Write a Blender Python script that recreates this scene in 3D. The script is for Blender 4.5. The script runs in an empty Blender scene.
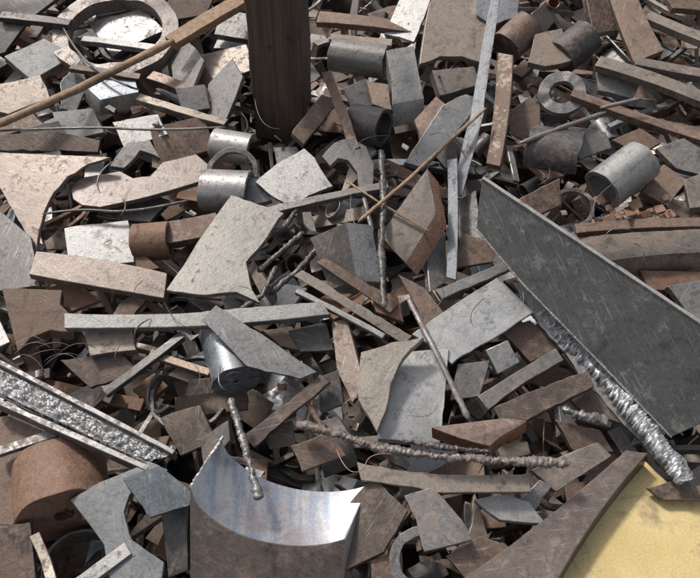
import bpy, bmesh, math, random
import numpy as np
from mathutils import Vector, Matrix, noise
random.seed(7); rng=np.random.default_rng(7)
TH=math.radians(36); AL=math.radians(12)
FOV=math.radians(45); D=1.0/math.tan(FOV/2); F=350/math.tan(FOV/2); S=2/700
# heap frame -> world (the heap face slopes 12 degrees up and away), heap centre 0.9 m above ground
W=Matrix.Translation((0,0,0.9))@Matrix.Rotation(AL,4,'X')
CAM=Vector((0,-D*math.sin(TH),D*math.cos(TH)))
FW=Vector((0,math.sin(TH),-math.cos(TH))); UP=Vector((0,math.cos(TH),math.sin(TH)))
def ray(u,v): return FW+Vector(((u-350)/F,0,0))+UP*((289-v)/F)
def hit(u,v,O,n):
    d=ray(u,v); return CAM+d*((O-CAM).dot(n)/d.dot(n))
def P(u,v,h): return hit(u,v,Vector((0,0,h*S)),Vector((0,0,1)))
def pxs(p): return (p-CAM).dot(FW)/F

# ---------- colours (real base colours) ----------
BR=(.195,.135,.100); TAN=(.29,.24,.195); GR=(.225,.213,.20); DK=(.092,.085,.079); SV=(.48,.48,.48)
BL=(.23,.248,.27); RU=(.25,.132,.08); LG=(.37,.357,.335); DB=(.125,.094,.075); SG=(.25,.235,.22)
# ---------- materials ----------
def nt(mat):
    mat.use_nodes=True; t=mat.node_tree; t.nodes.clear(); return t
class N:
    def __init__(s,t): s.t=t
    def new(s,ty,ins=None,**kw):
        n=s.t.nodes.new(ty)
        for k,v in kw.items(): setattr(n,k,v)
        for k,v in (ins or {}).items():
            if isinstance(v,bpy.types.NodeSocket): s.t.links.new(v,n.inputs[k])
            else: n.inputs[k].default_value=v
        return n
    def math(s,op,a,b=0.0,c=0.0,clamp=False):
        return s.new('ShaderNodeMath',{0:a,1:b,2:c},operation=op,use_clamp=clamp).outputs[0]
    def mix(s,f,a,b,bt='MIX'):
        n=s.new('ShaderNodeMix',data_type='RGBA',blend_type=bt)
        for i,v in ((0,f),(6,a),(7,b)):
            if isinstance(v,bpy.types.NodeSocket): s.t.links.new(v,n.inputs[i])
            else: n.inputs[i].default_value=v if i==0 else (*v,1)[:4]
        return n.outputs[2]
    def noise(s,vec,sc,det=4,ro=.6,dist=0):
        return s.new('ShaderNodeTexNoise',{'Vector':vec,'Scale':sc,'Detail':det,'Roughness':ro,'Distortion':dist}).outputs[0]
    def rng(s,x,a,b,c=0.,d=1.):
        return s.new('ShaderNodeMapRange',{0:x,1:a,2:b,3:c,4:d},interpolation_type='SMOOTHSTEP').outputs[0]
    def vs(s,vec,sc,rot=(0,0,0)): return s.new('ShaderNodeMapping',{'Vector':vec,'Scale':sc,'Rotation':rot}).outputs[0]
    def g(s,v): return s.new('ShaderNodeCombineColor',{0:v,1:v,2:v}).outputs[0]
def master():
    m=bpy.data.materials.new('scrap_steel'); t=nt(m); n=N(t)
    lc=n.new('ShaderNodeAttribute',attribute_name='lcoord').outputs['Vector']
    ti=n.new('ShaderNodeAttribute',attribute_name='tint').outputs['Color']
    pa=n.new('ShaderNodeAttribute',attribute_name='prm')
    sp=n.new('ShaderNodeSeparateColor',{0:pa.outputs['Color']})
    rust,metal,cut=sp.outputs[0],sp.outputs[1],sp.outputs[2]
    n1=n.noise(lc,13,4,.68,.5); n2=n.noise(lc,230,2,.7); n3=n.noise(n.vs(n.vs(lc,(1,1,1),(0,0,.5)),(13,330,330)),1,1,.6)
    n4=n.noise(lc,62,4,.75,.3); n5=n.noise(n.vs(lc,(300,300,12)),1,1,.5)
    thr=n.math('SUBTRACT',.735,n.math('MULTIPLY',rust,.48))
    mixn=n.math('ADD',n.math('MULTIPLY',n1,.55),n.math('MULTIPLY',n4,.45))
    rm=n.rng(mixn,n.math('SUBTRACT',thr,.07),n.math('ADD',thr,.07))
    rr=n.new('ShaderNodeValToRGB',{0:n.math('ADD',n.math('MULTIPLY',n2,.45),n.math('MULTIPLY',n4,.55))})
    e=rr.color_ramp.elements; e[0].position=.35; e[0].color=(.042,.027,.021,1); e[1].position=.66; e[1].color=(.33,.205,.135,1)
    x=e.new(.5); x.color=(.15,.085,.056,1)
    v=n.math('ADD',-.22,n.math('ADD',n.math('MULTIPLY',n2,.6),n.math('ADD',n.math('MULTIPLY',n1,.8),n.math('MULTIPLY',n4,.9))))
    base=n.mix(1,ti,n.g(v),'MULTIPLY')
    base=n.mix(n.math('MULTIPLY',n.rng(n3,.64,.74),.35),base,(.45,.44,.43))
    base=n.mix(n.math('MULTIPLY',n.rng(n3,.35,.27),.3),base,(.05,.042,.038))
    cv=n.math('ADD',.35,n.math('MULTIPLY',n5,1.3))
    base=n.mix(n.math('MULTIPLY',cut,.8),base,n.mix(1,base,n.g(cv),'MULTIPLY'))
    base=n.mix(n.math('MULTIPLY',rm,.8),base,n.mix(.35,rr.outputs[0],ti))
    base=n.mix(n.math('MULTIPLY',n.rng(n4,.59,.68),.6),base,(.04,.034,.03))
    d1=n.noise(lc,19,4,.8,.3); du=n.rng(d1,.55,.68)
    base=n.mix(n.math('MULTIPLY',du,.26),base,(.37,.335,.29))
    base=n.mix(n.math('MULTIPLY',n.rng(d1,.45,.32),.55),base,(.05,.038,.031))
    ro=n.math('ADD',.26,n.math('MULTIPLY',n4,.34)); ro=n.math('ADD',ro,n.math('MULTIPLY',rm,.28)); ro=n.math('ADD',ro,n.math('MULTIPLY',du,.15),clamp=True)
    me=n.math('MULTIPLY',metal,n.math('SUBTRACT',1,n.math('MAXIMUM',n.math('MULTIPLY',rm,.85),n.math('MULTIPLY',du,.4))))
    hgt=n.math('ADD',n.math('ADD',n.math('MULTIPLY',n2,.25),n.math('MULTIPLY',n4,.6)),n.math('MULTIPLY',n.math('MULTIPLY',n5,cut),.9))
    bs=n.math('ADD',.36,n.math('MULTIPLY',rm,.4))
    bp=n.new('ShaderNodeBump',{'Height':hgt,'Strength':bs,'Distance':.0026})
    b=n.new('ShaderNodeBsdfPrincipled',{'Base Color':base,'Roughness':ro,'Metallic':me,'Normal':bp.outputs[0]})
    n.new('ShaderNodeOutputMaterial',{0:b.outputs[0]}); return m
def simple(name,c1,c2,c3,sc,scale=(1,1,1),rough=.8,bump=.5,thr=(.45,.65),metal=0,sc3=.35):
    m=bpy.data.materials.new(name); t=nt(m); n=N(t)
    co=n.new('ShaderNodeTexCoord').outputs['Object']
    a=n.noise(n.vs(co,scale),sc,4,.65,.3); b_=n.noise(co,sc*sc3,5,.7,.5); f=n.noise(co,180,2,.6)
    c=n.mix(n.rng(a,.35,.65),c1,c2); c=n.mix(n.rng(b_,*thr),c,c3)
    c=n.mix(1,c,n.g(n.math('ADD',.7,n.math('MULTIPLY',f,.6))),'MULTIPLY')
    bp=n.new('ShaderNodeBump',{'Height':n.math('ADD',a,n.math('MULTIPLY',f,.4)),'Strength':bump,'Distance':.004})
    b=n.new('ShaderNodeBsdfPrincipled',{'Base Color':c,'Roughness':rough,'Metallic':metal,'Normal':bp.outputs[0]})
    n.new('ShaderNodeOutputMaterial',{0:b.outputs[0]}); return m
M=master()
MW=simple('weathered_wood',(.07,.046,.034),(.125,.08,.056),(.05,.037,.03),9,(9,9,.35),.85,.6)
MWL=simple('pale_wood',(.23,.145,.09),(.34,.23,.145),(.13,.085,.055),9,(6,6,6),.8,.5)
MY=simple('yellow_painted_plate',(.55,.41,.17),(.64,.49,.235),(.31,.235,.13),5,(1,1,1),.6,.25,(.49,.68),0,1.4)
MG=simple('yard_soil',(.09,.075,.06),(.15,.125,.10),(.06,.05,.04),6,(1,1,1),.95,.8)
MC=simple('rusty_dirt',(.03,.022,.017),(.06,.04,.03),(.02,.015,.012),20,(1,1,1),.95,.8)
MP=simple('machined_steel',(.30,.34,.41),(.50,.485,.47),(.36,.315,.315),5,(9,1,1),.38,.05,(.47,.62),.8,1.7)

# ---------- geometry records ----------
def extract(bm):
    cl=bm.faces.layers.int.get('cls')
    for i,v in enumerate(bm.verts): v.index=i
    V=np.array([v.co[:] for v in bm.verts])
    Fs=[[v.index for v in f.verts] for f in bm.faces]
    C=[f[cl] for f in bm.faces]; Sm=[f.smooth for f in bm.faces]
    bm.free(); return V,Fs,np.array(C),np.array(Sm)
def bevel(bm,off,cl,ang=32):
    bmesh.ops.recalc_face_normals(bm,faces=bm.faces[:])
    bm.normal_update()
    es=[e for e in bm.edges if len(e.link_faces)==2 and e.calc_face_angle(0)>math.radians(ang)]
    if off>0 and es:
        r=bmesh.ops.bevel(bm,geom=es,offset=off,segments=1,affect='EDGES',profile=.5,clamp_overlap=True)
        for f in r['faces']: f[cl]=2; f.smooth=False
def prism(prof,ext,bev=.0012,sm=False):
    bm=bmesh.new(); cl=bm.faces.layers.int.new('cls')
    a=[bm.verts.new((p[0],p[1],0)) for p in prof]; b=[bm.verts.new((p[0]+ext[0],p[1]+ext[1],ext[2])) for p in prof]
    n=len(prof); f=bm.faces.new(a); f[cl]=0; f=bm.faces.new(b[::-1]); f[cl]=0
    for i in range(n):
        f=bm.faces.new((a[i],b[i],b[(i+1)%n],a[(i+1)%n])); f[cl]=1; f.smooth=sm
    bevel(bm,bev,cl); return extract(bm)
def barrec(L,w,t,bend=0,twist=0,side=0,jit=.0006,bev=.0013,taper=0):
    bm=bmesh.new(); cl=bm.faces.layers.int.new('cls'); n=max(3,int(L/.035)); R=[]
    ph=random.random()*6
    for i in range(n+1):
        f=i/n; x=L*f; q=(f-.5); z0=bend*L*(q*q*4-1)+.12*bend*L*math.sin(ph+f*5); y0=side*L*(q*q*4-1); a=twist*q
        ww=w*(1-taper*f); c=[]
        for yy,zz in ((-ww/2,0),(-ww/2,-t),(ww/2,-t),(ww/2,0)):
            yy+=random.gauss(0,jit); zc=zz+t/2
            c.append(bm.verts.new((x,y0+yy*math.cos(a)-zc*math.sin(a),z0+yy*math.sin(a)+zc*math.cos(a)-t/2)))
        R.append(c)
    for i in range(n):
        for j in range(4):
            f=bm.faces.new((R[i][j],R[i][(j+1)%4],R[i+1][(j+1)%4],R[i+1][j])); f[cl]=0 if j in (1,3) else 1; f.smooth=True
    for r in (R[0],R[-1]): f=bm.faces.new(r); f[cl]=1
    bevel(bm,bev,cl,40); return extract(bm)
def tube(R,r,L,a0=0,a1=360,n=40,bev=.0012,oval=0):
    bm=bmesh.new(); cl=bm.faces.layers.int.new('cls'); full=abs(a1-a0)>=359.9
    n=max(6,int(n*abs(a1-a0)/360)); k=n if full else n+1
    A=[math.radians(a0+(a1-a0)*i/n) for i in range(k)]; sd=random.random()*9
    J=[.0015*noise.noise((3*math.cos(a)+sd,3*math.sin(a),sd))*R/.05 for a in A]; J2=[.07*R*noise.noise((2*math.cos(a),2*math.sin(a)+sd,sd)) for a in A]
    rg=[[bm.verts.new(((q+J[i])*math.cos(a)*(1+oval),(q+J[i])*math.sin(a)*(1-oval),z+(J2[i]))) for i,a in enumerate(A)] for q,z in ((R,0),(R,-L),(r,-L),(r,0))]
    for j in range(4):
        p,q=rg[j],rg[(j+1)%4]
        for i in range(n):
            i2=(i+1)%k; f=bm.faces.new((p[i],p[i2],q[i2],q[i])); f[cl]=0 if j in(0,2) else 1; f.smooth=j in (0,2)
    if not full:
        for i in (0,-1):
            f=bm.faces.new([rg[j][i] for j in range(4)]); f[cl]=1
    bevel(bm,bev,cl,40); return extract(bm)
def slagtube(pts,r,seg=10,rough=.45,flat=.8,step=.55,fine=0):
    pts=[Vector(p) for p in pts]; out=[]
    for a,b in zip(pts,pts[1:]):
        L=(b-a).length; k=max(1,int(L/(r*step)))
        out+=[a.lerp(b,i/k) for i in range(k)]
    out.append(pts[-1]); so=Vector((random.random()*50,)*3)
    V=[];Fs=[]
    for i,p in enumerate(out):
        d=(out[min(i+1,len(out)-1)]-out[max(i-1,0)]).normalized()
        x=d.cross(Vector((.1,.2,1))).normalized(); y=x.cross(d)
        e=min(i,len(out)-1-i); en=.35 if e==0 else (.8 if e==1 else 1)
        c=p+x*noise.noise((p+so)*(.2/r))*r*rough*.6+y*noise.noise((p-so)*(.2/r))*r*rough*.6
        th=1+rough*1.0*noise.noise((p+so)*(.12/r))
        for j in range(seg):
            a=2*math.pi*j/seg; q=x*math.cos(a)+y*math.sin(a)*flat
            w=th+rough*.9*noise.noise((c+q*r+so)*(.7/r))+rough*.8*noise.noise((c+q*r+so)*(2.0/r))+fine*noise.noise((c+q*r+so)*(4.5/r))
            V.append(c+q*r*max(.25,w)*en)
    for i in range(len(out)-1):
        for j in range(seg):
            Fs.append([i*seg+j,i*seg+(j+1)%seg,(i+1)*seg+(j+1)%seg,(i+1)*seg+j])
    Fs.append(list(range(seg))[::-1]); Fs.append([(len(out)-1)*seg+j for j in range(seg)])
    return np.array([v[:] for v in V]),Fs,np.zeros(len(Fs),int),np.ones(len(Fs),bool)
def shade(C,col,rust,metal,side=None,srust=None,cut=1):
    col=np.array(col); side=col*rng.uniform(.7,1.1)+.01 if side is None else np.array(side)
    tab=np.array([col,side,np.minimum(col*1.4+.045,.6)]); srust=rust*.8 if srust is None else srust
    prm=np.array([[rust,metal,0],[srust,min(1,metal+.1),cut],[rust*.5,min(1,metal+.15),0]])
    return tab[C],prm[C]
def mkobj(name,rec,tp,lc,mat,mw,parent=None,mat1=None):
    V,Fs,C,Sm=rec; me=bpy.data.meshes.new(name); me.from_pydata(V.tolist(),[],Fs)
    cnt=np.array([len(f) for f in Fs])
    for nm,a in (('tint',tp[0]),('prm',tp[1])):
        at=me.attributes.new(nm,'FLOAT_COLOR','CORNER'); full=np.ones((cnt.sum(),4)); full[:,:3]=np.repeat(a,cnt,axis=0)
        at.data.foreach_set('color',full.ravel())
    at=me.attributes.new('lcoord','FLOAT_VECTOR','POINT'); at.data.foreach_set('vector',np.asarray(lc,float).ravel())
    me.polygons.foreach_set('use_smooth',Sm.astype(bool)); me.materials.append(mat)
    if mat1: me.materials.append(mat1); me.polygons.foreach_set('material_index',(C==1).astype(np.int32))
    me.update()
    if C is None or C.max()>0: me.set_sharp_from_angle(angle=math.radians(36))
    ob=bpy.data.objects.new(name,me); bpy.context.scene.collection.objects.link(ob)
    if parent: ob.parent=parent; ob.matrix_parent_inverse=parent.matrix_world.inverted()
    ob.matrix_world=mw; return ob
def hero(name,rec,Mloc,col,rust,metal,side=None,srust=None,parent=None,mat=None,swap=False,cut=1,mat1=None):
    lc=rec[0][:,[2,1,0]] if swap else rec[0]
    col=np.array(col)*rng.uniform(.8,1.12)
    return mkobj(name,rec,shade(rec[2],col,rust,metal,side,srust,cut),lc+rng.uniform(-20,20,3),mat or M,W@Mloc,parent,mat1)

# plate/block: outline of the visible face on a tilted plane of the heap, extruded into a solid
def pc(name,poly,h=10,g=(0,0),t=6,ext=None,col=GR,rust=.35,metal=.45,jit=.8,side=None,srust=None,parent=None,mat=None,bev=.0014,sm=False,cut=1,mat1=None):
    c=(sum(p[0] for p in poly)/len(poly),sum(p[1] for p in poly)/len(poly))
    O=P(c[0],c[1],h); n=Vector((-g[0],-g[1],1)).normalized()
    pts=[hit(u,v,O,n) for u,v in poly]; L=[(pts[(i+1)%len(pts)]-pts[i]) for i in range(len(pts))]
    x=max(L,key=lambda q:q.length).normalized(); y=n.cross(x)
    q=[((p-O).dot(x),(p-O).dot(y)) for p in pts]
    ar=sum(q[i][0]*q[(i+1)%len(q)][1]-q[(i+1)%len(q)][0]*q[i][1] for i in range(len(q)))
    if ar<0: q=q[::-1]
    s=pxs(O)
    if jit>0:
        o=[]
        for i in range(len(q)):
            a=Vector(q[i]); b=Vector(q[(i+1)%len(q)]); l=(b-a).length; k=max(1,int(l/(7*s)))
            d=(b-a).normalized(); nn=Vector((-d.y,d.x)); rr=random.choice([.15,.3,.8,1.3]); sd=random.random()*99; bow=random.gauss(0,.012)*l
            for j in range(k):
                f=j/k; w=(bow*4*f*(1-f)+jit*s*rr*(1.6*noise.noise((f*l/(30*s),sd,0))+random.gauss(0,.35))) if j else 0
                o.append(a.lerp(b,f)+nn*w)
        q=[tuple(p) for p in o]
    if ext:
        e=P(c[0]+ext[0],c[1]+ext[1],h+ext[2])-O; e=(e.dot(x),e.dot(y),min(e.dot(n),-.002))
    else: e=(random.gauss(0,.12)*t*s,random.gauss(0,.12)*t*s,-t*s)
    Ml=Matrix.Translation(O)@Matrix((x,y,n)).transposed().to_4x4()
    return hero(name,prism(q,e,bev,sm),Ml,col,rust,metal,side,srust,parent,mat,False,cut,mat1)
def basis(a,b,roll=0):
    d=(b-a).normalized(); up=Vector((0,0,1)); y=up.cross(d).normalized(); z=d.cross(y)
    R=Matrix.Rotation(math.radians(roll),3,d); return d,R@y,R@z
def bar(name,a,b,w,t,roll=0,col=GR,rust=.35,metal=.45,parent=None,mat=None,bend=None,side=None):
    A=P(*a);B=P(*b);d,y,z=basis(A,B,roll);s=pxs((A+B)/2);l=(B-A).length
    bd=random.gauss(0,.012) if bend is None else bend
    Ml=Matrix.Translation(A)@Matrix((d,y,z)).transposed().to_4x4()
    return hero(name,barrec(l,w*s,t*s,bd,random.gauss(0,.12) if bend is None else 0,random.gauss(0,.008) if bend is None else 0),Ml,col,rust,metal,side,None,parent,mat)
def pipe(name,a,b,R,wall,arc=(0,360),roll=0,col=GR,rust=.35,metal=.45,mat=None,n=44,side=None,oval=.03):
    A=P(*a);B=P(*b);d,y,z=basis(A,B,roll);s=pxs((A+B)/2)
    Ml=Matrix.Translation(A)@Matrix((y,z,-d)).transposed().to_4x4()
    return hero(name,tube(R*s,(R-wall)*s,(B-A).length,arc[0],arc[1],n,oval=oval),Ml,col,rust,metal,side,None,None,mat,swap=True)
def ring(name,c,R,r,t,g=(0,0),arc=(0,360),col=GR,rust=.4,metal=.45):
    O=P(*c);s=pxs(O);n=Vector((-g[0],-g[1],1)).normalized();x=Vector((1,0,g[0])).normalized();y=n.cross(x)
    return hero(name,tube(R*s,r*s,t*s,arc[0],arc[1],60,oval=.02),Matrix.Translation(O)@Matrix((x,y,n)).transposed().to_4x4(),col,rust,metal)
def slag(name,pts,r,col=SG,rust=.4,metal=.4,rough=.45,mat=None,parent=None,seg=10,step=.5,fine=.3,curve=False):
    q=[P(*p) for p in pts]
    if curve and len(q)>2:
        o=[]; m=[q[0]]+[(a+b)/2 for a,b in zip(q[1:-2],q[2:-1])]+[q[-1]]
        for i,c in enumerate(q[1:-1]):
            a,b=m[i],m[i+1]
            for k in range(8): f=k/8; o.append(a*(1-f)**2+c*2*f*(1-f)+b*f*f)
        q=o+[q[-1]]
    s=pxs(q[0]); o=q[0]
    return hero(name,slagtube([p-o for p in q],r*s,seg,rough,.8,step,fine),Matrix.Translation(o),col,rust,metal,None,None,parent,mat)
# granular cutting slag spread as a crust over a strip
def bed(name,quad,nx,ny,amp,col=SG,rust=.25,metal=.6,parent=None,edge=.10):
    Q=[P(*p) for p in quad]; o=Q[0]; s=pxs(o); V=[];Fs=[];col=np.array(col);so=random.random()*40
    for j in range(ny+1):
        for i in range(nx+1):
            a=Q[0].lerp(Q[1],i/nx); b=Q[3].lerp(Q[2],i/nx); f=j/ny
            wv=edge*(1.6*noise.noise((i*.18,so+j*.01,0))+noise.noise((i*.6,so,5)))
            f2=f+wv*(1 if j==0 else (1-f if f<.5 else f))*(1 if j in (0,ny) or edge>.15 else 0)
            p=a.lerp(b,f2)-o; k=p/(s)
            hh=max(0,noise.noise((k.x*.16+so,k.y*.16,0))+.35)*1.2+abs(noise.noise((k.x*.42,k.y*.42,so)))*1.1+.35*noise.noise((k.x*1.1,k.y*1.1,so))
            e=min(f,1-f)*4; p.z+=amp*s*hh*min(1,e+.1)-(amp*s*1.5 if e==0 else 0); V.append(p[:])
    for j in range(ny):
        for i in range(nx): Fs.append([j*(nx+1)+i,j*(nx+1)+i+1,(j+1)*(nx+1)+i+1,(j+1)*(nx+1)+i])
    rec=(np.array(V),Fs,np.zeros(len(Fs),int),np.ones(len(Fs),bool))
    tp=shade(rec[2],col,rust,metal); tp=(tp[0]*rng.uniform(.5,1.4,(len(Fs),1)),tp[1])
    return mkobj(name,rec,tp,rec[0]+rng.uniform(-9,9,3),M,W@Matrix.Translation(o),parent)

PL='steel_plate_offcut';BA='steel_flat_bar';BK='steel_block_offcut';GU='steel_gusset_offcut';PI='steel_pipe_offcut';SL='cutting_slag_strip';RI='steel_ring';WI='steel_wire';RO='steel_rod'
# ===== upper left =====
ring('steel_flange_ring',(115,30,12),62,46,14,(0,.1),col=(.19,.16,.14),rust=.45,metal=.3)
pc(PL,[(88,22),(140,8),(165,30),(112,56)],-4,(.1,.2),t=6,col=GR)
bar(BA,(82,38,2),(160,48,4),9,6,col=LG); bar(BA,(95,12,0),(150,2,0),12,6,col=GR)
pc(GU,[(-20,-12),(62,-6),(44,8),(30,18),(18,34),(5,52),(-20,58)],14,(.1,.4),col=DK,rust=.2)
pc(PL,[(4,56),(44,38),(76,54),(32,80)],8,(-.2,.3),t=8,col=LG,rust=.2)
pc(BK,[(-5,84),(40,74),(50,98),(8,114),(-8,108)],14,(0,.3),t=12,col=TAN,rust=.3)
pc(BK,[(84,84),(106,68),(134,72),(139,92),(100,100)],10,(0,.1),ext=(0,16,-22),col=BL,rust=.25,side=LG)
pc(PL,[(52,112),(92,108),(104,132),(62,142)],8,(.2,.5),t=6,col=LG,rust=.2,metal=.6)
pc(PL,[(20,128),(58,120),(72,142),(30,152)],6,(-.3,.5),t=8,col=GR)
pc(PL,[(0,112),(30,110),(45,126),(0,136)],2,(.2,.2),t=8,col=DB,rust=.6)
bar(BA,(138,96,14),(226,122,16),9,8,col=TAN); bar(BA,(150,74,8),(212,100,10),12,9,col=BR)
pc(PL,[(186,58),(246,44),(256,68),(202,88)],8,(.2,.3),t=7,col=TAN)
pc(PL,[(208,84),(232,58),(243,76),(222,128),(208,120)],18,(.5,.3),t=5,col=GR)
pc(PL,[(150,128),(204,116),(216,148),(160,166)],6,(-.2,.4),t=10,col=BR,rust=.5)
pc(BK,[(112,122),(158,114),(168,134),(124,148)],12,(.1,.3),t=14,col=LG,rust=.3)
pc(PL,[(170,60),(186,40),(204,60),(190,96),(176,90)],8,(.6,0),t=5,col=GR,rust=.4)
pc(PL,[(222,8),(252,14),(250,40),(214,34)],5,(.1,.3),t=8,col=GR)
pc(PL,[(60,84),(80,60),(88,84),(76,112),(60,108)],4,(-.5,.2),t=6,col=LG,rust=.3,metal=.6)
pc(BK,[(175,88),(204,84),(210,108),(182,112)],16,(0,.5),t=12,col=GR,rust=.35,metal=.5)
slag('wooden_pole',[(-10,128,38),(80,88,40),(174,40,42)],5.0,col=RU,mat=MWL,rough=.10,step=1.5,fine=0)
bar('wooden_plank',(170,40,40),(262,-14,40),17,8,col=RU,mat=MWL)
slag(WI,[(-8,131,30),(90,126,30),(160,131,30),(226,127,28)],1.5,col=GR,rough=.1,step=3,curve=True)
bar(BA,(0,14,22),(70,22,20),10,6,col=DK); bar(BA,(70,66,20),(140,76,14),8,5,col=DB)
pc(PL,[(168,-8),(216,-8),(206,14),(170,20)],6,(0,.4),t=5,col=DB,rust=.6)
slag(WI,[(60,20,14),(72,48,20),(108,80,24),(140,90,20)],1.2,col=DK,rough=.1,step=3,curve=True)

# ===== wooden post =====
def post():
    b=P(284,118,-30); c=W@b
    w,dp,H=.088,.07,1.15
    bm=bmesh.new(); cl=bm.faces.layers.int.new('cls'); NZ=30
    base=[(-w,-dp),(-w*.33,-dp),(w*.33,-dp),(w,-dp),(w,0),(w,dp),(w*.33,dp),(-w*.33,dp),(-w,dp),(-w,0)]
    rows=[]
    for k in range(NZ+1):
        z=H*k/NZ; rows.append([bm.verts.new((x+.006*noise.noise((x*9,y*9,z*6)),y+.005*noise.noise((x*9+5,y*9,z*5)),z-.05)) for x,y in base])
    for k in range(NZ):
        for i in range(10): bm.faces.new((rows[k][i],rows[k][(i+1)%10],rows[k+1][(i+1)%10],rows[k+1][i]))
    bm.faces.new(rows[-1]); bm.faces.new(rows[0][::-1]); bevel(bm,.005,cl,50); rec=extract(bm)
    R=Matrix.Rotation(math.radians(-9),4,'Z')
    po=mkobj('wooden_post',rec,shade(rec[2],DB,0,0),rec[0],MW,Matrix.Translation(c)@R)
    for z,xx in ((.30,-.02),(.33,.045),(.52,.01)):
        r=tube(.006,.0004,.008,n=12,bev=0)
        mkobj('nail_head',r,shade(r[2],DK,.4,.5),r[0],M,Matrix.Translation(c)@R@Matrix.Translation((xx,-.078,z))@Matrix.Rotation(math.pi/2,4,'X'),po)
post()
# ===== upper middle =====
pc(BA,[(321,72),(331,70),(360,146),(350,152)],38,(.4,.2),t=4,col=BR,rust=.5)
pc(BA,[(292,132),(322,94),(336,102),(304,144)],22,(-.3,.2),t=8,col=BR)
pipe(PI,(332,54,14),(386,62,16),17,4,col=GR,rust=.4)
pc(BK,[(386,50),(414,46),(424,98),(392,104)],30,(.1,.5),ext=(0,24,-26),col=LG,rust=.3,side=LG)
pipe(PI,(352,122,12),(384,128,20),19,4,col=DK,rust=.3)
bar(BA,(318,16,14),(424,30,12),16,7,col=BR,rust=.5); bar(BA,(330,36,10),(392,42,8),10,7,col=TAN)
pc(PL,[(402,-6),(432,-6),(414,42),(384,34)],20,(.2,.3),t=6,col=LG,rust=.3)
pc(PL,[(432,-8),(506,-8),(498,22),(480,62),(462,56),(440,56),(420,64)],18,(-.1,.15),t=7,col=TAN,rust=.4)
pc(BK,[(474,-8),(520,-8),(518,16),(492,26),(476,14)],30,(0,.5),t=10,col=SV,rust=.1,metal=.7)
pipe(PI,(505,48,4),(528,26,12),17,16,col=BR,rust=.5)
pipe(PI,(560,58,0),(588,36,10),18,6,col=DK,rust=.4)
pc(GU,[(534,34),(562,28),(566,44),(576,58),(545,66),(528,62)],14,(0,.2),t=8,col=TAN,rust=.5)
pc(PL,[(366,80),(388,84),(392,110),(372,104)],16,(.2,.4),t=8,col=BR)
pc(BK,[(432,70),(474,66),(480,84),(440,96)],16,(0,.4),t=14,col=TAN,rust=.3)
pc(PL,[(344,88),(366,78),(376,104),(352,112)],12,(-.3,.4),t=6,col=GR)
pc(PL,[(442,106),(466,94),(482,100),(424,168),(404,162)],32,(-.2,.25),t=8,col=LG,rust=.25,metal=.6)
pc(PL,[(414,120),(436,96),(446,104),(420,142)],24,(.1,.1),t=8,col=BR,rust=.5)
pc('steel_strip',[(492,-8),(501,-8),(482,120),(462,196),(454,192),(470,118)],56,(.2,.1),t=3,col=(.17,.18,.19),rust=.35,metal=.3)
pc('steel_strip',[(497,52),(513,55),(500,166),(486,163)],48,(.3,.1),t=7,col=BR,rust=.6)
pc(GU,[(508,112),(530,96),(540,108),(540,128),(524,140),(510,132)],20,(.2,.5),t=6,col=BR,rust=.6)
ring(RI,(562,92,18),23,12,10,(.2,.5),col=GR)
# ===== upper right =====
bar(BA,(598,60,28),(712,100,26),17,8,col=TAN,rust=.3); bar(BA,(572,92,22),(708,138,20),11,9,col=BR,rust=.45)
slag(RO,[(518,144,30),(560,128,32),(606,112,30)],2.6,col=GR,rough=.08,step=2)
slag(RO,[(600,108,30),(642,98,36)],2.4,col=GR,rough=.08,step=2)
pc(PL,[(608,-8),(636,-8),(664,50),(634,62)],26,(.2,.2),t=8,col=BR,rust=.35)
bar(BA,(648,14,20),(712,40,20),14,8,col=TAN); bar(BA,(636,60,30),(712,74,30),13,9,col=TAN)
pc(PL,[(586,-5),(612,0),(618,30),(594,34)],10,(-.2,.4),t=8,col=DB,rust=.5)
pc(PL,[(664,-8),(710,-8),(710,12),(672,8)],12,(0,.3),t=8,col=BR,rust=.6)
pc(PL,[(596,66),(640,84),(632,98),(598,90)],10,(.1,.4),t=8,col=GR)
pc(BK,[(660,118),(704,128),(704,152),(672,142)],14,(.1,.3),t=12,col=BR)
pipe(PI,(528,150,2),(580,158,8),26,6,(30,175),col=DK,rust=.4)
pc(PL,[(568,126),(606,132),(612,148),(580,160)],16,(-.1,.4),t=8,col=GR)
pipe(PI,(602,190,22),(642,160,30),22,5,col=LG,rust=.35,metal=.5)
pc(BK,[(642,192),(664,164),(688,180),(668,206)],16,(.1,.2),t=14,col=BR,rust=.7)
pc(PL,[(656,148),(684,138),(704,150),(704,176),(676,168)],20,(.1,.4),t=10,col=GR,rust=.4)
pc(PL,[(612,140),(640,128),(662,142),(640,156)],14,(0,.4),t=8,col=BR,rust=.6)
pc(BK,[(504,206),(560,178),(562,204),(530,222)],26,(-.1,.5),t=14,col=BR,rust=.6)
ring(RI,(572,208,24),22,18,6,(.2,.4),arc=(-80,150),col=DK)
for i in range(26):
    x=590+random.uniform(0,80);y=208+random.uniform(-12,20); l=random.uniform(5,12)
    pc('rust_flake',[(x,y),(x+l,y-l*random.uniform(.2,.6)),(x+l*1.4,y+l*.4),(x+l*.4,y+l*.7)],16+random.uniform(-4,5),(random.gauss(0,.4),random.gauss(0,.4)),t=2,col=RU,rust=.95,metal=0,jit=1.2)
pc('steel_beam_offcut',[(548,252),(590,236),(712,228),(712,252),(600,262)],32,(0,.25),ext=(0,20,-26),col=TAN,rust=.4)
bar(BA,(576,228,22),(704,222,22),12,9,col=BR,rust=.6)
ring('steel_strip',(622,262,42),30,27,5,(.9,.2),arc=(150,270),col=DK)
pc(PL,[(668,286),(712,278),(712,330),(690,316)],18,(0,.3),t=8,col=GR,rust=.3)
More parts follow.
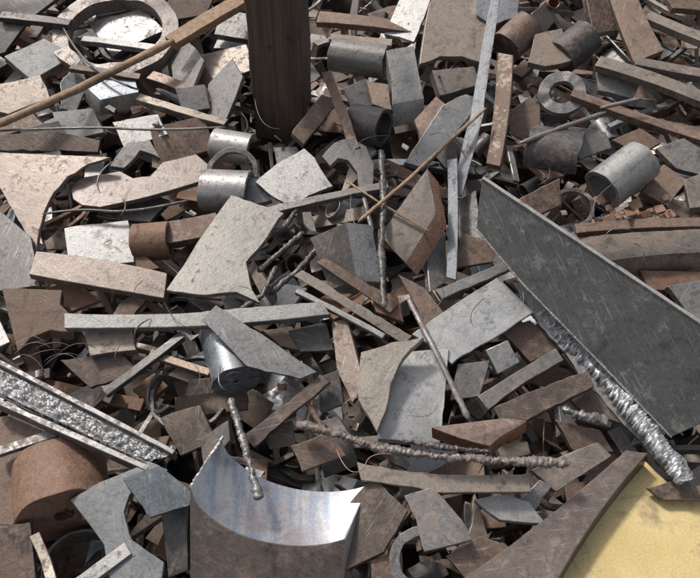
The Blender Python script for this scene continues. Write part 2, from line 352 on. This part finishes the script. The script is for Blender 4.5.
pc(PL,[(640,270),(700,272),(700,290),(650,290)],10,(0,.3),t=8,col=RU,rust=.7)
pc(PL,[(560,262),(600,272),(640,300),(600,296)],8,(0,.3),t=8,col=BR)
pc(PL,[(684,180),(710,170),(710,206),(690,208)],20,(0,.3),t=10,col=TAN)
# ===== big dark web plate =====
g23=(.55,.75)
pts23=[(483,178),(712,331),(712,420),(672,437),(600,362),(520,280),(477,228)]
w=pc('steel_channel_offcut',pts23,62,g23,t=4,col=(.135,.132,.122),rust=.05,metal=.5,jit=.2)
cc=(sum(q[0] for q in pts23)/7,sum(q[1] for q in pts23)/7)
def onp(u,v):
    O=P(cc[0],cc[1],62); n=Vector((-g23[0],-g23[1],1)).normalized(); return hit(u,v,O,n).z/S
bar('upper_lip',(483,177,onp(483,178)+2),(712,329,onp(712,331)+2),4,10,0,col=LG,rust=.35,parent=w,bend=0)
slag('weld_bead',[(477,230,onp(477,230)),(520,281,onp(520,281)),(600,363,onp(600,363)),(672,438,onp(672,438))],1.3,col=LG,rough=.3,parent=w)
fl=pc('steel_flange_strip',[(512,282),(526,284),(604,366),(694,474),(690,484),(672,478),(585,384),(540,326)],24,(.3,.3),t=10,col=GR,rust=.3,metal=.5,jit=1.3)
bed('slag_crust',[(528,286,32),(612,366,32),(600,380,30),(514,296,29)],130,9,2.2,col=(.33,.335,.34),rust=.25,metal=.45,parent=fl,edge=.22)
bed('slag_crust',[(612,366,32),(697,478,31),(680,484,29),(600,380,30)],140,9,2.2,col=(.33,.335,.34),rust=.25,metal=.45,parent=fl,edge=.22)
# ===== left middle =====
pc(GU,[(-8,152),(110,157),(88,164),(68,176),(54,192),(44,212),(39,230),(36,252),(0,188),(-8,180)],30,(.1,.2),t=5,col=(.235,.18,.145),rust=.3,metal=.25)
pc(PL,[(-8,204),(30,236),(40,286),(-8,292)],22,(.2,.1),t=6,col=DK,rust=.3)
pc(PL,[(71,190),(75,182),(84,177),(120,171),(133,178),(150,176),(162,162),(196,154),(208,164),(204,180),(150,196),(100,207),(82,205),(73,199)],24,(0,.1),t=6,col=(.20,.16,.135),rust=.3,metal=.3)
pc(PL,[(64,228),(128,220),(134,262),(70,270)],18,(0,.15),t=14,col=LG,rust=.35,metal=.3)
pipe(PI,(134,243,12),(170,240,14),19,5,col=RU,rust=.75)
pc(BA,[(36,251),(167,273),(164,298),(29,274)],36,(0,.15),t=8,col=(.25,.20,.17),rust=.2)
pc(BA,[(157,222),(216,212),(222,233),(162,244)],24,(0,.2),t=8,col=BR,rust=.5)
pc(PL,[(231,195),(284,213),(268,236),(246,262),(250,282),(260,303),(236,292),(206,295),(166,290),(196,244)],44,(0,.1),t=6,col=(.27,.25,.22),rust=.28,metal=.35)
pipe(PI,(214,144,18),(252,150,20),16,4,(0,220),col=LG,rust=.35,metal=.5)
pipe(PI,(204,190,14),(250,192,18),21,4,(20,250),col=LG,rust=.35,metal=.5)
ring(RI,(232,172,26),26,21,8,(.2,.6),arc=(-20,200),col=GR)
pc(PL,[(255,182),(276,164),(304,148),(318,164),(333,186),(308,196),(286,204)],32,(.1,.3),t=6,col=LG,rust=.3,metal=.7,jit=1.4)
pc(BK,[(236,180),(258,170),(272,200),(246,206)],18,(0,.5),t=12,col=LG,rust=.2,metal=.7)
pc(PL,[(110,166),(128,142),(150,140),(160,158),(140,150),(124,168)],22,(0,.3),t=5,col=GR)
slag(WI,[(42,214,30),(80,208,34),(130,214,34),(190,200,34)],1.6,col=DK,rough=.1,step=3,curve=True)
bar(BA,(268,210,34),(388,184,38),9,6,col=GR,rust=.4)
for a in ([(258,272,30),(282,250,34),(304,232,34)],[(268,294,28),(294,274,30),(318,248,32)],[(262,240,28),(282,230,32),(300,206,30)],[(240,310,34),(262,296,36),(276,266,34)]): slag(SL,a,3.2,col=DK,rust=.35,metal=.35,rough=.45)
pc(PL,[(100,262),(140,250),(160,268),(120,274)],12,(0,.3),t=8,col=RU,rust=.7)
pc(PL,[(40,290),(70,280),(100,300),(70,312)],14,(0,.2),t=6,col=RU,rust=.6)
pc(BK,[(30,155),(60,150),(70,176),(40,190)],-4,(0,.4),t=12,col=GR)
pc(PL,[(0,135),(50,130),(100,140),(98,152),(0,150)],8,(0,.4),t=6,col=DB)
pc(PL,[(120,182),(170,200),(150,222),(96,216)],6,(0,.2),t=6,col=DK)
# ===== centre =====
pc(GU,[(322,156),(334,143),(350,138),(366,146),(374,164),(373,188),(358,194),(357,172),(348,160),(338,158),(330,166)],28,(0,.3),t=10,col=GR,rust=.35)
pc(BK,[(309,238),(346,222),(357,281),(330,290)],44,(.2,.5),ext=(26,2,-14),col=(.155,.13,.115),rust=.25,side=LG)
pc(BK,[(427,168),(435,214),(405,262),(379,236)],54,(.3,.4),ext=(12,14,-12),col=(.26,.215,.18),rust=.3,side=RU,srust=.6,metal=.3)
pc('steel_strip',[(447,160),(457,158),(456,280),(446,277)],40,(.2,.2),t=5,col=(.20,.21,.22),rust=.3,metal=.3)
slag(SL,[(381,150,54),(384,200,56),(381,250,56),(384,308,52)],3.0,col=DK,rust=.35,metal=.3,rough=.45)
slag(RO,[(362,190,30),(372,230,34),(366,280,30)],2.4,col=GR,rust=.4,rough=.1,step=2)
pc(PL,[(458,200),(476,190),(484,240),(462,262)],22,(.4,.2),t=6,col=DK,rust=.4)
pc(PL,[(462,232),(500,246),(492,262),(456,268)],20,(0,.4),t=6,col=BR)
pc(PL,[(426,240),(446,232),(448,280),(430,292)],24,(-.4,.2),t=6,col=GR)
pc('galvanized_plate_offcut',[(412,334),(452,306),(498,277),(534,312),(494,338),(452,364),(436,348)],34,(0,.12),t=5,col=(.47,.465,.45),rust=.12,metal=.4,jit=1.2)
pc('galvanized_plate_offcut',[(387,372),(398,352),(424,350),(449,348),(445,392),(440,443),(378,438)],30,(0,.1),t=6,col=(.46,.45,.43),rust=.15,metal=.4,jit=1.2)
pc(BA,[(294,276),(302,270),(412,336),(404,345)],46,(0,.3),t=9,col=TAN,rust=.3)
pc(BA,[(316,262),(326,258),(398,304),(390,313)],40,(0,.3),t=8,col=BR)
bar(BA,(296,290,46),(384,336,48),6,5,col=GR)
pc(PL,[(331,322),(346,318),(364,388),(352,403),(337,372)],36,(.4,.1),t=6,col=DB,rust=.4)
pc(GU,[(361,352),(392,342),(424,337),(410,350),(399,365),(391,384),(386,410),(377,432),(358,398)],48,(.1,.2),t=9,col=(.26,.225,.19),rust=.3)
slag(RO,[(408,298,54),(438,356,56),(469,420,50)],3.0,col=GR,rust=.4,rough=.2,step=1)
slag('wooden_twig',[(358,222,60),(410,178,66),(450,140,66),(486,108,62)],2.0,mat=MWL,rough=.15,step=2)
slag('wooden_twig',[(345,180,50),(385,206,58),(430,232,56)],1.3,mat=MWL,rough=.15,step=2)
pc(PL,[(398,274),(425,288),(456,330),(428,334)],26,(0,.2),t=6,col=BR,rust=.5)
pc(BA,[(436,290),(576,234),(581,241),(442,299)],38,(0,.2),t=7,col=GR,rust=.2)
pc(PL,[(372,290),(398,296),(404,322),(376,312)],30,(0,.3),t=8,col=RU,rust=.5)
pc(BA,[(478,396),(556,348),(564,360),(488,410)],28,(0,.2),t=9,col=GR,rust=.4)
pc(BA,[(494,408),(588,370),(594,386),(504,430)],34,(0,.2),t=10,col=DB,rust=.4)
pc(PL,[(500,330),(530,320),(566,346),(530,362)],18,(0,.3),t=8,col=BR)
pc(BK,[(486,350),(508,340),(520,362),(498,374)],28,(0,.4),t=12,col=LG,rust=.3)
pc(PL,[(458,364),(490,360),(480,396),(450,400)],20,(0,.3),t=6,col=GR)
slag(SL,[(562,408,34),(586,416,36),(608,422,32)],4.5,col=GR,rust=.3,metal=.4,rough=.6,seg=14,step=.3,fine=.6)
pc(PL,[(556,420),(600,430),(614,452),(574,452)],20,(0,.3),t=8,col=BR)
pc(PL,[(560,380),(600,392),(622,424),(580,410)],16,(.2,.3),t=8,col=DB)
pc(PL,[(288,330),(326,322),(334,350),(300,352)],24,(0,.3),t=7,col=DK)
pc(PL,[(262,330),(292,326),(306,352),(280,346)],22,(0,.3),t=7,col=BR)
pc(BK,[(504,280),(530,272),(552,300),(540,312)],16,(0,.3),t=12,col=BR)
# ===== lower left =====
pc(GU,[(2,288),(62,290),(60,304),(70,314),(72,332),(50,330),(30,338),(18,352),(10,320)],26,(0,.3),ext=(3,8,-16),col=BR,rust=.6)
pc(BA,[(64,313),(200,312),(322,302),(330,314),(200,326),(64,328)],46,(0,.2),t=7,col=(.29,.28,.26),rust=.3)
pc(BK,[(84,332),(130,328),(136,350),(90,356)],30,(0,.2),t=16,col=TAN,rust=.35)
pipe(PI,(222,330,18),(236,382,26),23,20,col=BL,rust=.3,metal=.5)
pc(BA,[(202,320),(216,305),(262,334),(317,372),(300,379),(246,366)],52,(.1,.25),t=7,col=(.19,.185,.18),rust=.2,metal=.5)
pc(PL,[(316,378),(338,370),(344,404),(320,412)],26,(.2,.4),t=8,col=DK)
ch=pc('steel_channel_offcut',[(-10,366),(166,458),(150,464),(-10,392)],34,(0,.15),t=6,col=DK,rust=.2)
bar('upper_flange',(-10,357,46),(174,452,46),5,16,0,col=GR,rust=.4,parent=ch,bend=0); bar('lower_flange',(-10,398,44),(148,468,44),6,16,0,col=GR,rust=.4,parent=ch,bend=0)
bed('slag_fill',[(-10,361,40),(172,455,40),(146,464,38),(-10,390,38)],200,34,2.6,col=(.29,.285,.28),rust=.3,metal=.4,parent=ch)
pc(PL,[(-8,418),(40,412),(54,440),(34,472),(12,526),(-8,524)],16,(.1,.2),t=7,col=BR,rust=.45)
pipe('rusty_pipe_offcut',(58,462,0),(64,516,8),44,34,(0,360),col=RU,rust=.95,metal=.1,oval=.06)
pc(GU,[(70,500),(100,482),(150,462),(168,470),(130,494),(124,512),(132,540),(164,562),(160,590),(112,590),(104,545)],34,(.1,.2),t=8,col=(.20,.20,.20),rust=.3)
pc(PL,[(122,479),(160,466),(192,492),(190,506),(150,518)],48,(.1,.2),t=6,col=(.12,.135,.145),rust=.1,metal=.7)
bar(BA,(70,590,26),(128,548,32),15,8,col=LG); bar(BA,(34,534,28),(54,590,28),10,6,col=TAN)
pc(PL,[(-8,530),(30,522),(36,590),(-8,590)],16,(.1,.3),t=8,col=DB,rust=.6)
ring(RI,(190,392,18),42,38,7,(.2,.1),arc=(30,330),col=DK)
ring(RI,(160,392,20),22,18,10,(.8,.3),arc=(80,300),col=DK)
pc(BA,[(244,436),(320,374),(330,382),(254,448)],38,(0,.2),t=9,col=DB,rust=.4)
slag(SL,[(230,398,60),(244,445,62),(259,500,60)],3.4,col=GR,rust=.35,metal=.35,rough=.5,seg=12,step=.35,fine=.5)
bar(BA,(104,392,34),(182,334,36),9,7,col=DK); bar(BA,(150,352,30),(210,372,30),8,6,col=BR)
pc(PL,[(160,418),(200,405),(216,440),(180,456)],20,(.1,.3),t=6,col=DB)
pc(PL,[(60,360),(120,352),(140,372),(90,388)],16,(0,.3),t=7,col=DB)
pc(PL,[(200,440),(228,420),(230,440),(204,470)],26,(.3,.2),t=6,col=DK)
bar(BA,(-5,452,30),(62,430,30),10,6,col=GR,rust=.5)
for i in range(9):
    x=10+random.uniform(-5,60);y=350+random.uniform(-8,20)
    slag(WI,[(x,y,44),(x+20,y-14+random.uniform(-8,8),52),(x+38,y+random.uniform(-10,12),46)],.45,col=DK,rust=.3,rough=.05,step=6,seg=5,curve=True)
# saddle cut pipe shell
arc=[]
ctl=[(190,488),(197,504),(210,517),(228,529),(250,538),(275,544),(302,546),(326,544),(346,539)]
for i in range(len(ctl)-1):
    p0=ctl[max(i-1,0)];p1=ctl[i];p2=ctl[i+1];p3=ctl[min(i+2,len(ctl)-1)]
    for k in range(4):
        f=k/4; arc.append(tuple(.5*((2*p1[j])+(-p0[j]+p2[j])*f+(2*p0[j]-5*p1[j]+4*p2[j]-p3[j])*f*f+(-p0[j]+3*p1[j]-3*p2[j]+p3[j])*f**3) for j in (0,1)))
arc.append(ctl[-1])
sadd=pc('saddle_cut_pipe_offcut',arc+[(340,604),(190,604)],44,(-.05,.75),ext=(27,-54,-8),col=(.20,.155,.125),rust=.35,metal=.4,jit=0,sm=True,mat1=MP)
slag('weld_bead',[(190,488,52),(208,460,60),(224,436,64)],2.2,col=LG,metal=.6,rust=.2,parent=sadd)
pc(PL,[(290,446),(330,430),(346,456),(302,472)],22,(0,.3),t=7,col=BR)
pc(PL,[(262,430),(292,420),(296,446),(270,450)],20,(0,.3),t=7,col=DB)
pc(PL,[(160,510),(188,500),(188,570),(168,578)],20,(.4,.3),t=7,col=DK)
# ===== bottom centre =====
pc(BA,[(357,462),(396,470),(529,473),(531,492),(440,493),(361,480)],44,(0,.2),t=10,col=TAN,rust=.35)
slag(SL,[(380,448,56),(430,456,57),(500,461,57),(570,463,52)],4.4,col=(.21,.185,.165),rust=.45,metal=.25,rough=.55,seg=14,step=.3,fine=.6)
slag(SL,[(296,424,40),(340,434,46),(384,450,50)],4.0,col=(.19,.17,.155),rust=.45,metal=.25,rough=.55,seg=14,step=.3,fine=.6)
slag(SL,[(400,440,60),(440,447,62),(490,452,60)],2.6,col=DK,rust=.4,metal=.25,rough=.6,seg=12,step=.3,fine=.6)
pc(BK,[(431,427),(505,418),(527,421),(490,446)],56,(0,.1),ext=(0,11,-14),col=(.25,.175,.14),rust=.35,side=RU)
pc(PL,[(350,502),(374,476),(408,510),(384,552),(342,572)],32,(.2,.2),t=10,col=DB,rust=.35)
pc(BK,[(404,496),(434,487),(462,520),(472,540),(424,552),(416,520)],38,(.1,.3),t=12,col=(.29,.265,.24),rust=.35)
ring(RI,(424,560,26),34,24,12,(0,.3),arc=(70,260),col=GR)
pc(BK,[(474,500),(506,494),(530,502),(546,524),(500,520)],28,(0,.3),t=12,col=LG,rust=.3)
pc(PL,[(446,556),(480,536),(512,548),(466,580)],22,(0,.3),t=7,col=BR)
pc(PL,[(300,560),(350,570),(352,600),(300,600)],16,(0,.3),t=7,col=DB)
pc(PL,[(532,470),(598,442),(612,456),(556,492)],22,(0,.2),t=8,col=TAN,rust=.4)
pc(PL,[(370,560),(402,552),(404,590),(372,592)],20,(0,.3),t=7,col=BR)
pc(BA,[(520,500),(540,480),(552,486),(534,512)],26,(0,.3),t=8,col=GR)
slag('copper_wire',[(336,448,54),(344,470,60),(362,474,60),(370,452,58),(392,454,60)],.6,col=(.30,.17,.12),rust=.2,rough=.05,step=4,seg=5,curve=True)
for i in range(34):
    x=random.uniform(100,640);y=random.uniform(100,460);a=random.uniform(0,6.28);l=random.uniform(8,26)
    slag(WI,[(x,y,44),(x+l*math.cos(a),y+l*math.sin(a),56),(x+l*math.cos(a+1)*1.8,y+l*math.sin(a+1)*1.8,46)],random.choice([.35,.45,.9]),col=random.choice([DK,GR,DB]),rust=.3,rough=.05,step=8,seg=5,curve=True)
pc('steel_beam_offcut',[(446,590),(626,450),(648,453),(552,590)],26,(0,0),t=26,col=(.175,.135,.112),rust=.25,metal=.3,jit=.3)
pc('yellow_painted_plate',[(500,640),(600,500),(640,455),(672,486),(760,515),(860,640)],6,(0,0),t=8,mat=MY,jit=.4)
pc(PL,[(648,488),(676,480),(712,488),(712,500),(664,500)],16,(0,.1),t=6,col=DB,rust=.5)
for i in range(60):
    x=random.uniform(20,680);y=random.uniform(60,560)
    if x>540 and y>440: continue
    l=random.uniform(4,13); a=random.uniform(0,6.28); w2=l*random.uniform(.25,.8)
    q=[(x,y),(x+l*math.cos(a),y+l*math.sin(a)),(x+l*math.cos(a)-w2*math.sin(a),y+l*math.sin(a)+w2*math.cos(a)),(x-w2*math.sin(a)*.8,y+w2*math.cos(a))]
    pc('steel_chip',q,random.uniform(0,8),(random.gauss(0,.3),random.gauss(0,.3)),t=random.uniform(1.5,4),col=random.choice([GR,BR,LG,SV,DK,TAN]),bev=.0006)

# ===== the mass of scrap beneath and around =====
def jl(n,a): return [ (p[0]+random.uniform(-a,a),p[1]+random.uniform(-a,a)) for p in n]
def rough(poly,a=.0012):
    o=[]
    for i in range(len(poly)):
        p=Vector(poly[i][:2]);q=Vector(poly[(i+1)%len(poly)][:2]);l=(q-p).length;k=max(1,int(l/.028));d=(q-p).normalized() if l else Vector((1,0));nn=Vector((-d.y,d.x));r=random.choice([.2,.5,1.3])
        for j in range(k): o.append(tuple(p.lerp(q,j/k)+nn*(random.gauss(0,a*r) if j else 0)))
    return o
def gusset(a,b):
    o=[(0,0),(a,0)]
    for i in range(1,8):
        t=i/8*math.pi/2; o.append((a-(a-.015)*math.sin(t), b-(b-.015)*math.cos(t)))
    o.append((0,b)); return o
protos=[]
def addp(rec,wt=1,swap=False):
    V=rec[0]-rec[0].mean(axis=0); protos.append(((V,)+tuple(rec[1:]),swap,wt))
for i in range(12):
    L,w=random.uniform(.09,.22),random.uniform(.05,.12); addp(prism(rough(jl([(0,0),(L,0),(L,w),(L/2,w+.004),(0,w)],.011)),(0,0,-random.choice([.006,.01,.016]))),2.5)
for i in range(7):
    L,w=random.uniform(.06,.13),random.uniform(.05,.09); addp(prism(rough(jl([(0,0),(L,0),(L,w),(0,w)],.007)),(random.uniform(-.01,.01),0,-random.uniform(.035,.06))),2.6)
for i in range(14):
    L,w=random.uniform(.15,.42),random.uniform(.012,.05); addp(barrec(L,w,random.uniform(.005,.024),random.gauss(0,.05),random.gauss(0,.4),random.gauss(0,.02),taper=random.choice([0,0,.4])),2)
for i in range(8): addp(prism(gusset(random.uniform(.09,.2),random.uniform(.09,.18)),(0,0,-random.uniform(.008,.03))),3)
for i in range(4):
    L=random.uniform(.1,.2); addp(prism(rough(jl([(0,0),(L,0),(L*.3,L*.7)],.01)),(0,0,-random.uniform(.008,.03))),1.2)
for i in range(3):
    L,w,t=random.uniform(.15,.35),random.uniform(.05,.07),.008
    addp(prism([(0,0),(w,0),(w,t),(t,t),(t,w),(0,w)],(0,0,-L)),1,True)
addp(prism([(0,0),(.09,0),(.09,.045),(.083,.045),(.083,.008),(.007,.008),(.007,.045),(0,.045)],(0,0,-.22)),1,True)
for i in range(4): R=random.uniform(.03,.055); addp(tube(R,R-random.choice([.005,.01]),random.uniform(.06,.14),n=28,oval=.05),.8,True)
for i in range(6): R=random.uniform(.05,.12); addp(tube(R,R-random.choice([.006,.012]),random.uniform(.03,.13),0,random.uniform(60,190),n=40),1.5,True)
for i in range(3): R=random.uniform(.05,.1); addp(tube(R,R*.8,random.uniform(.01,.02),0,random.choice([300,200,130]),n=40),1)
for i in range(5):
    L=random.uniform(.12,.35); addp(slagtube([(0,0,0),(L*.5,random.uniform(-.01,.01),.006),(L,0,0)],random.uniform(.0035,.007),8,.3,.8,.9,.3),1.6)
WT=np.array([p[2] for p in protos]);WT/=WT.sum()
NF=5600
pal=[(GR,5.5),(BR,5.5),(TAN,4),(DK,2.5),(LG,2.5),(SV,1.0),(BL,1.4),(RU,2.0),(DB,3.4)]
pw=np.array([p[1] for p in pal]);pw/=pw.sum()
def surf(x,y):
    d=-max(0,abs(x)-2.0)*.7-max(0,-1.15-y)*.7-max(0,y-2.1)*.5
    return max(d,-.55)+.03*noise.noise((x*1.7,y*1.7,3))
Vs=[];Fa=[];T_=[];Pm=[];LC=[];SM=[];off=0
for i in range(NF+2600):
    small=i>=NF
    k=rng.choice(len(protos),p=WT);(V,Fs,C,Sm),sw,_=protos[k]
    x=rng.uniform(-2.7,2.7);y=rng.uniform(-1.75,2.7)
    sc=rng.uniform(.65,1.15)*(rng.uniform(.15,.35) if small else 1)
    tilt=abs(rng.normal(0,28)) if rng.random()<.85 else rng.uniform(50,90)
    a=rng.uniform(0,6.28)
    R=np.array(Matrix.Rotation(rng.uniform(0,6.28),3,'Z')@Matrix.Rotation(math.radians(tilt),3,Vector((math.cos(a),math.sin(a),0)))@(Matrix.Rotation(math.pi/2,3,'Y') if sw and rng.random()<.6 else Matrix.Identity(3))@Matrix.Rotation(rng.uniform(0,6.28),3,'Z'))
    V2=(V*sc)@R.T
    inv=abs(x)<1.5 and -1.0<y<1.6
    top=(-.014 if inv else .04)-(.30 if not small else .14)*rng.random()**1.05
    V2=V2+np.array([x,y,surf(x,y)+top-V2[:,2].max()])
    col=np.array(pal[rng.choice(len(pal),p=pw)][0])*rng.uniform(.7,1.25)
    met=rng.uniform(.2,.6)
    isr=col[0]>col[2]*1.6
    t,p=shade(C,col,rng.uniform(.5,.95) if isr else rng.uniform(.15,.5),met)
    Vs.append(V2);Fa+=[[q+off for q in f] for f in Fs];off+=len(V2);T_.append(t);Pm.append(p)
    LC.append((V[:,[2,1,0]] if sw else V)*sc+rng.uniform(-20,20,3));SM.append(Sm)
mkobj('scrap_metal_pile',(np.concatenate(Vs),Fa,None,np.concatenate(SM)),(np.concatenate(T_),np.concatenate(Pm)),np.concatenate(LC),M,W)
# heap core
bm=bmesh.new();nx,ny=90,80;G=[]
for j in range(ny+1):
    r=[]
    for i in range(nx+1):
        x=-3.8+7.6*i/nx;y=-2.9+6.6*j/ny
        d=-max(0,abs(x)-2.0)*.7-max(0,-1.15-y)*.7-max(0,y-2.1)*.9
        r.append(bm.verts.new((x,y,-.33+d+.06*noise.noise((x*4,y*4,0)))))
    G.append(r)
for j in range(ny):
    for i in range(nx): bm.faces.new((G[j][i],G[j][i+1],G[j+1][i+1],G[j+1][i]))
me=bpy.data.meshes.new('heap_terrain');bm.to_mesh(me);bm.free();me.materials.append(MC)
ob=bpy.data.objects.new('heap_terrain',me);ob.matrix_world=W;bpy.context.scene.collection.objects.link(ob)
bm=bmesh.new();bmesh.ops.create_grid(bm,x_segments=20,y_segments=20,size=300)
me=bpy.data.meshes.new('ground');bm.to_mesh(me);bm.free();me.materials.append(MG)
ob=bpy.data.objects.new('ground',me);bpy.context.scene.collection.objects.link(ob)

# ---------- light ----------
sc=bpy.context.scene
sd=Vector((-.42,.38,.82)).normalized()
wd=bpy.data.worlds.new('World');sc.world=wd;wd.use_nodes=True;t=wd.node_tree
bg=t.nodes['Background'];sk=t.nodes.new('ShaderNodeTexSky');sk.sky_type='NISHITA';sk.sun_disc=False
sk.sun_elevation=math.asin(sd.z);sk.sun_rotation=math.atan2(sd.x,sd.y);sk.dust_density=4;sk.ozone_density=.5
hs=t.nodes.new('ShaderNodeHueSaturation');hs.inputs['Saturation'].default_value=.5  # thin cloud: whiter sky
t.links.new(sk.outputs[0],hs.inputs['Color']);t.links.new(hs.outputs[0],bg.inputs[0]);bg.inputs[1].default_value=.14
l=bpy.data.lights.new('sun','SUN');l.energy=3.0;l.angle=math.radians(7);l.color=(1,.98,.95)
lo=bpy.data.objects.new('sun',l);lo.rotation_euler=sd.to_track_quat('Z','Y').to_euler();sc.collection.objects.link(lo)
# ---------- camera ----------
cd=bpy.data.cameras.new('camera');cam=bpy.data.objects.new('camera',cd);sc.collection.objects.link(cam);sc.camera=cam
cd.sensor_fit='HORIZONTAL';cd.angle=FOV;cd.clip_end=1000;cd.clip_start=.05
cam.matrix_world=W@Matrix.Translation(CAM)@Matrix((Vector((1,0,0)),UP,-FW)).transposed().to_4x4()
sc.view_settings.view_transform='Standard';sc.view_settings.look='None';sc.view_settings.exposure=0
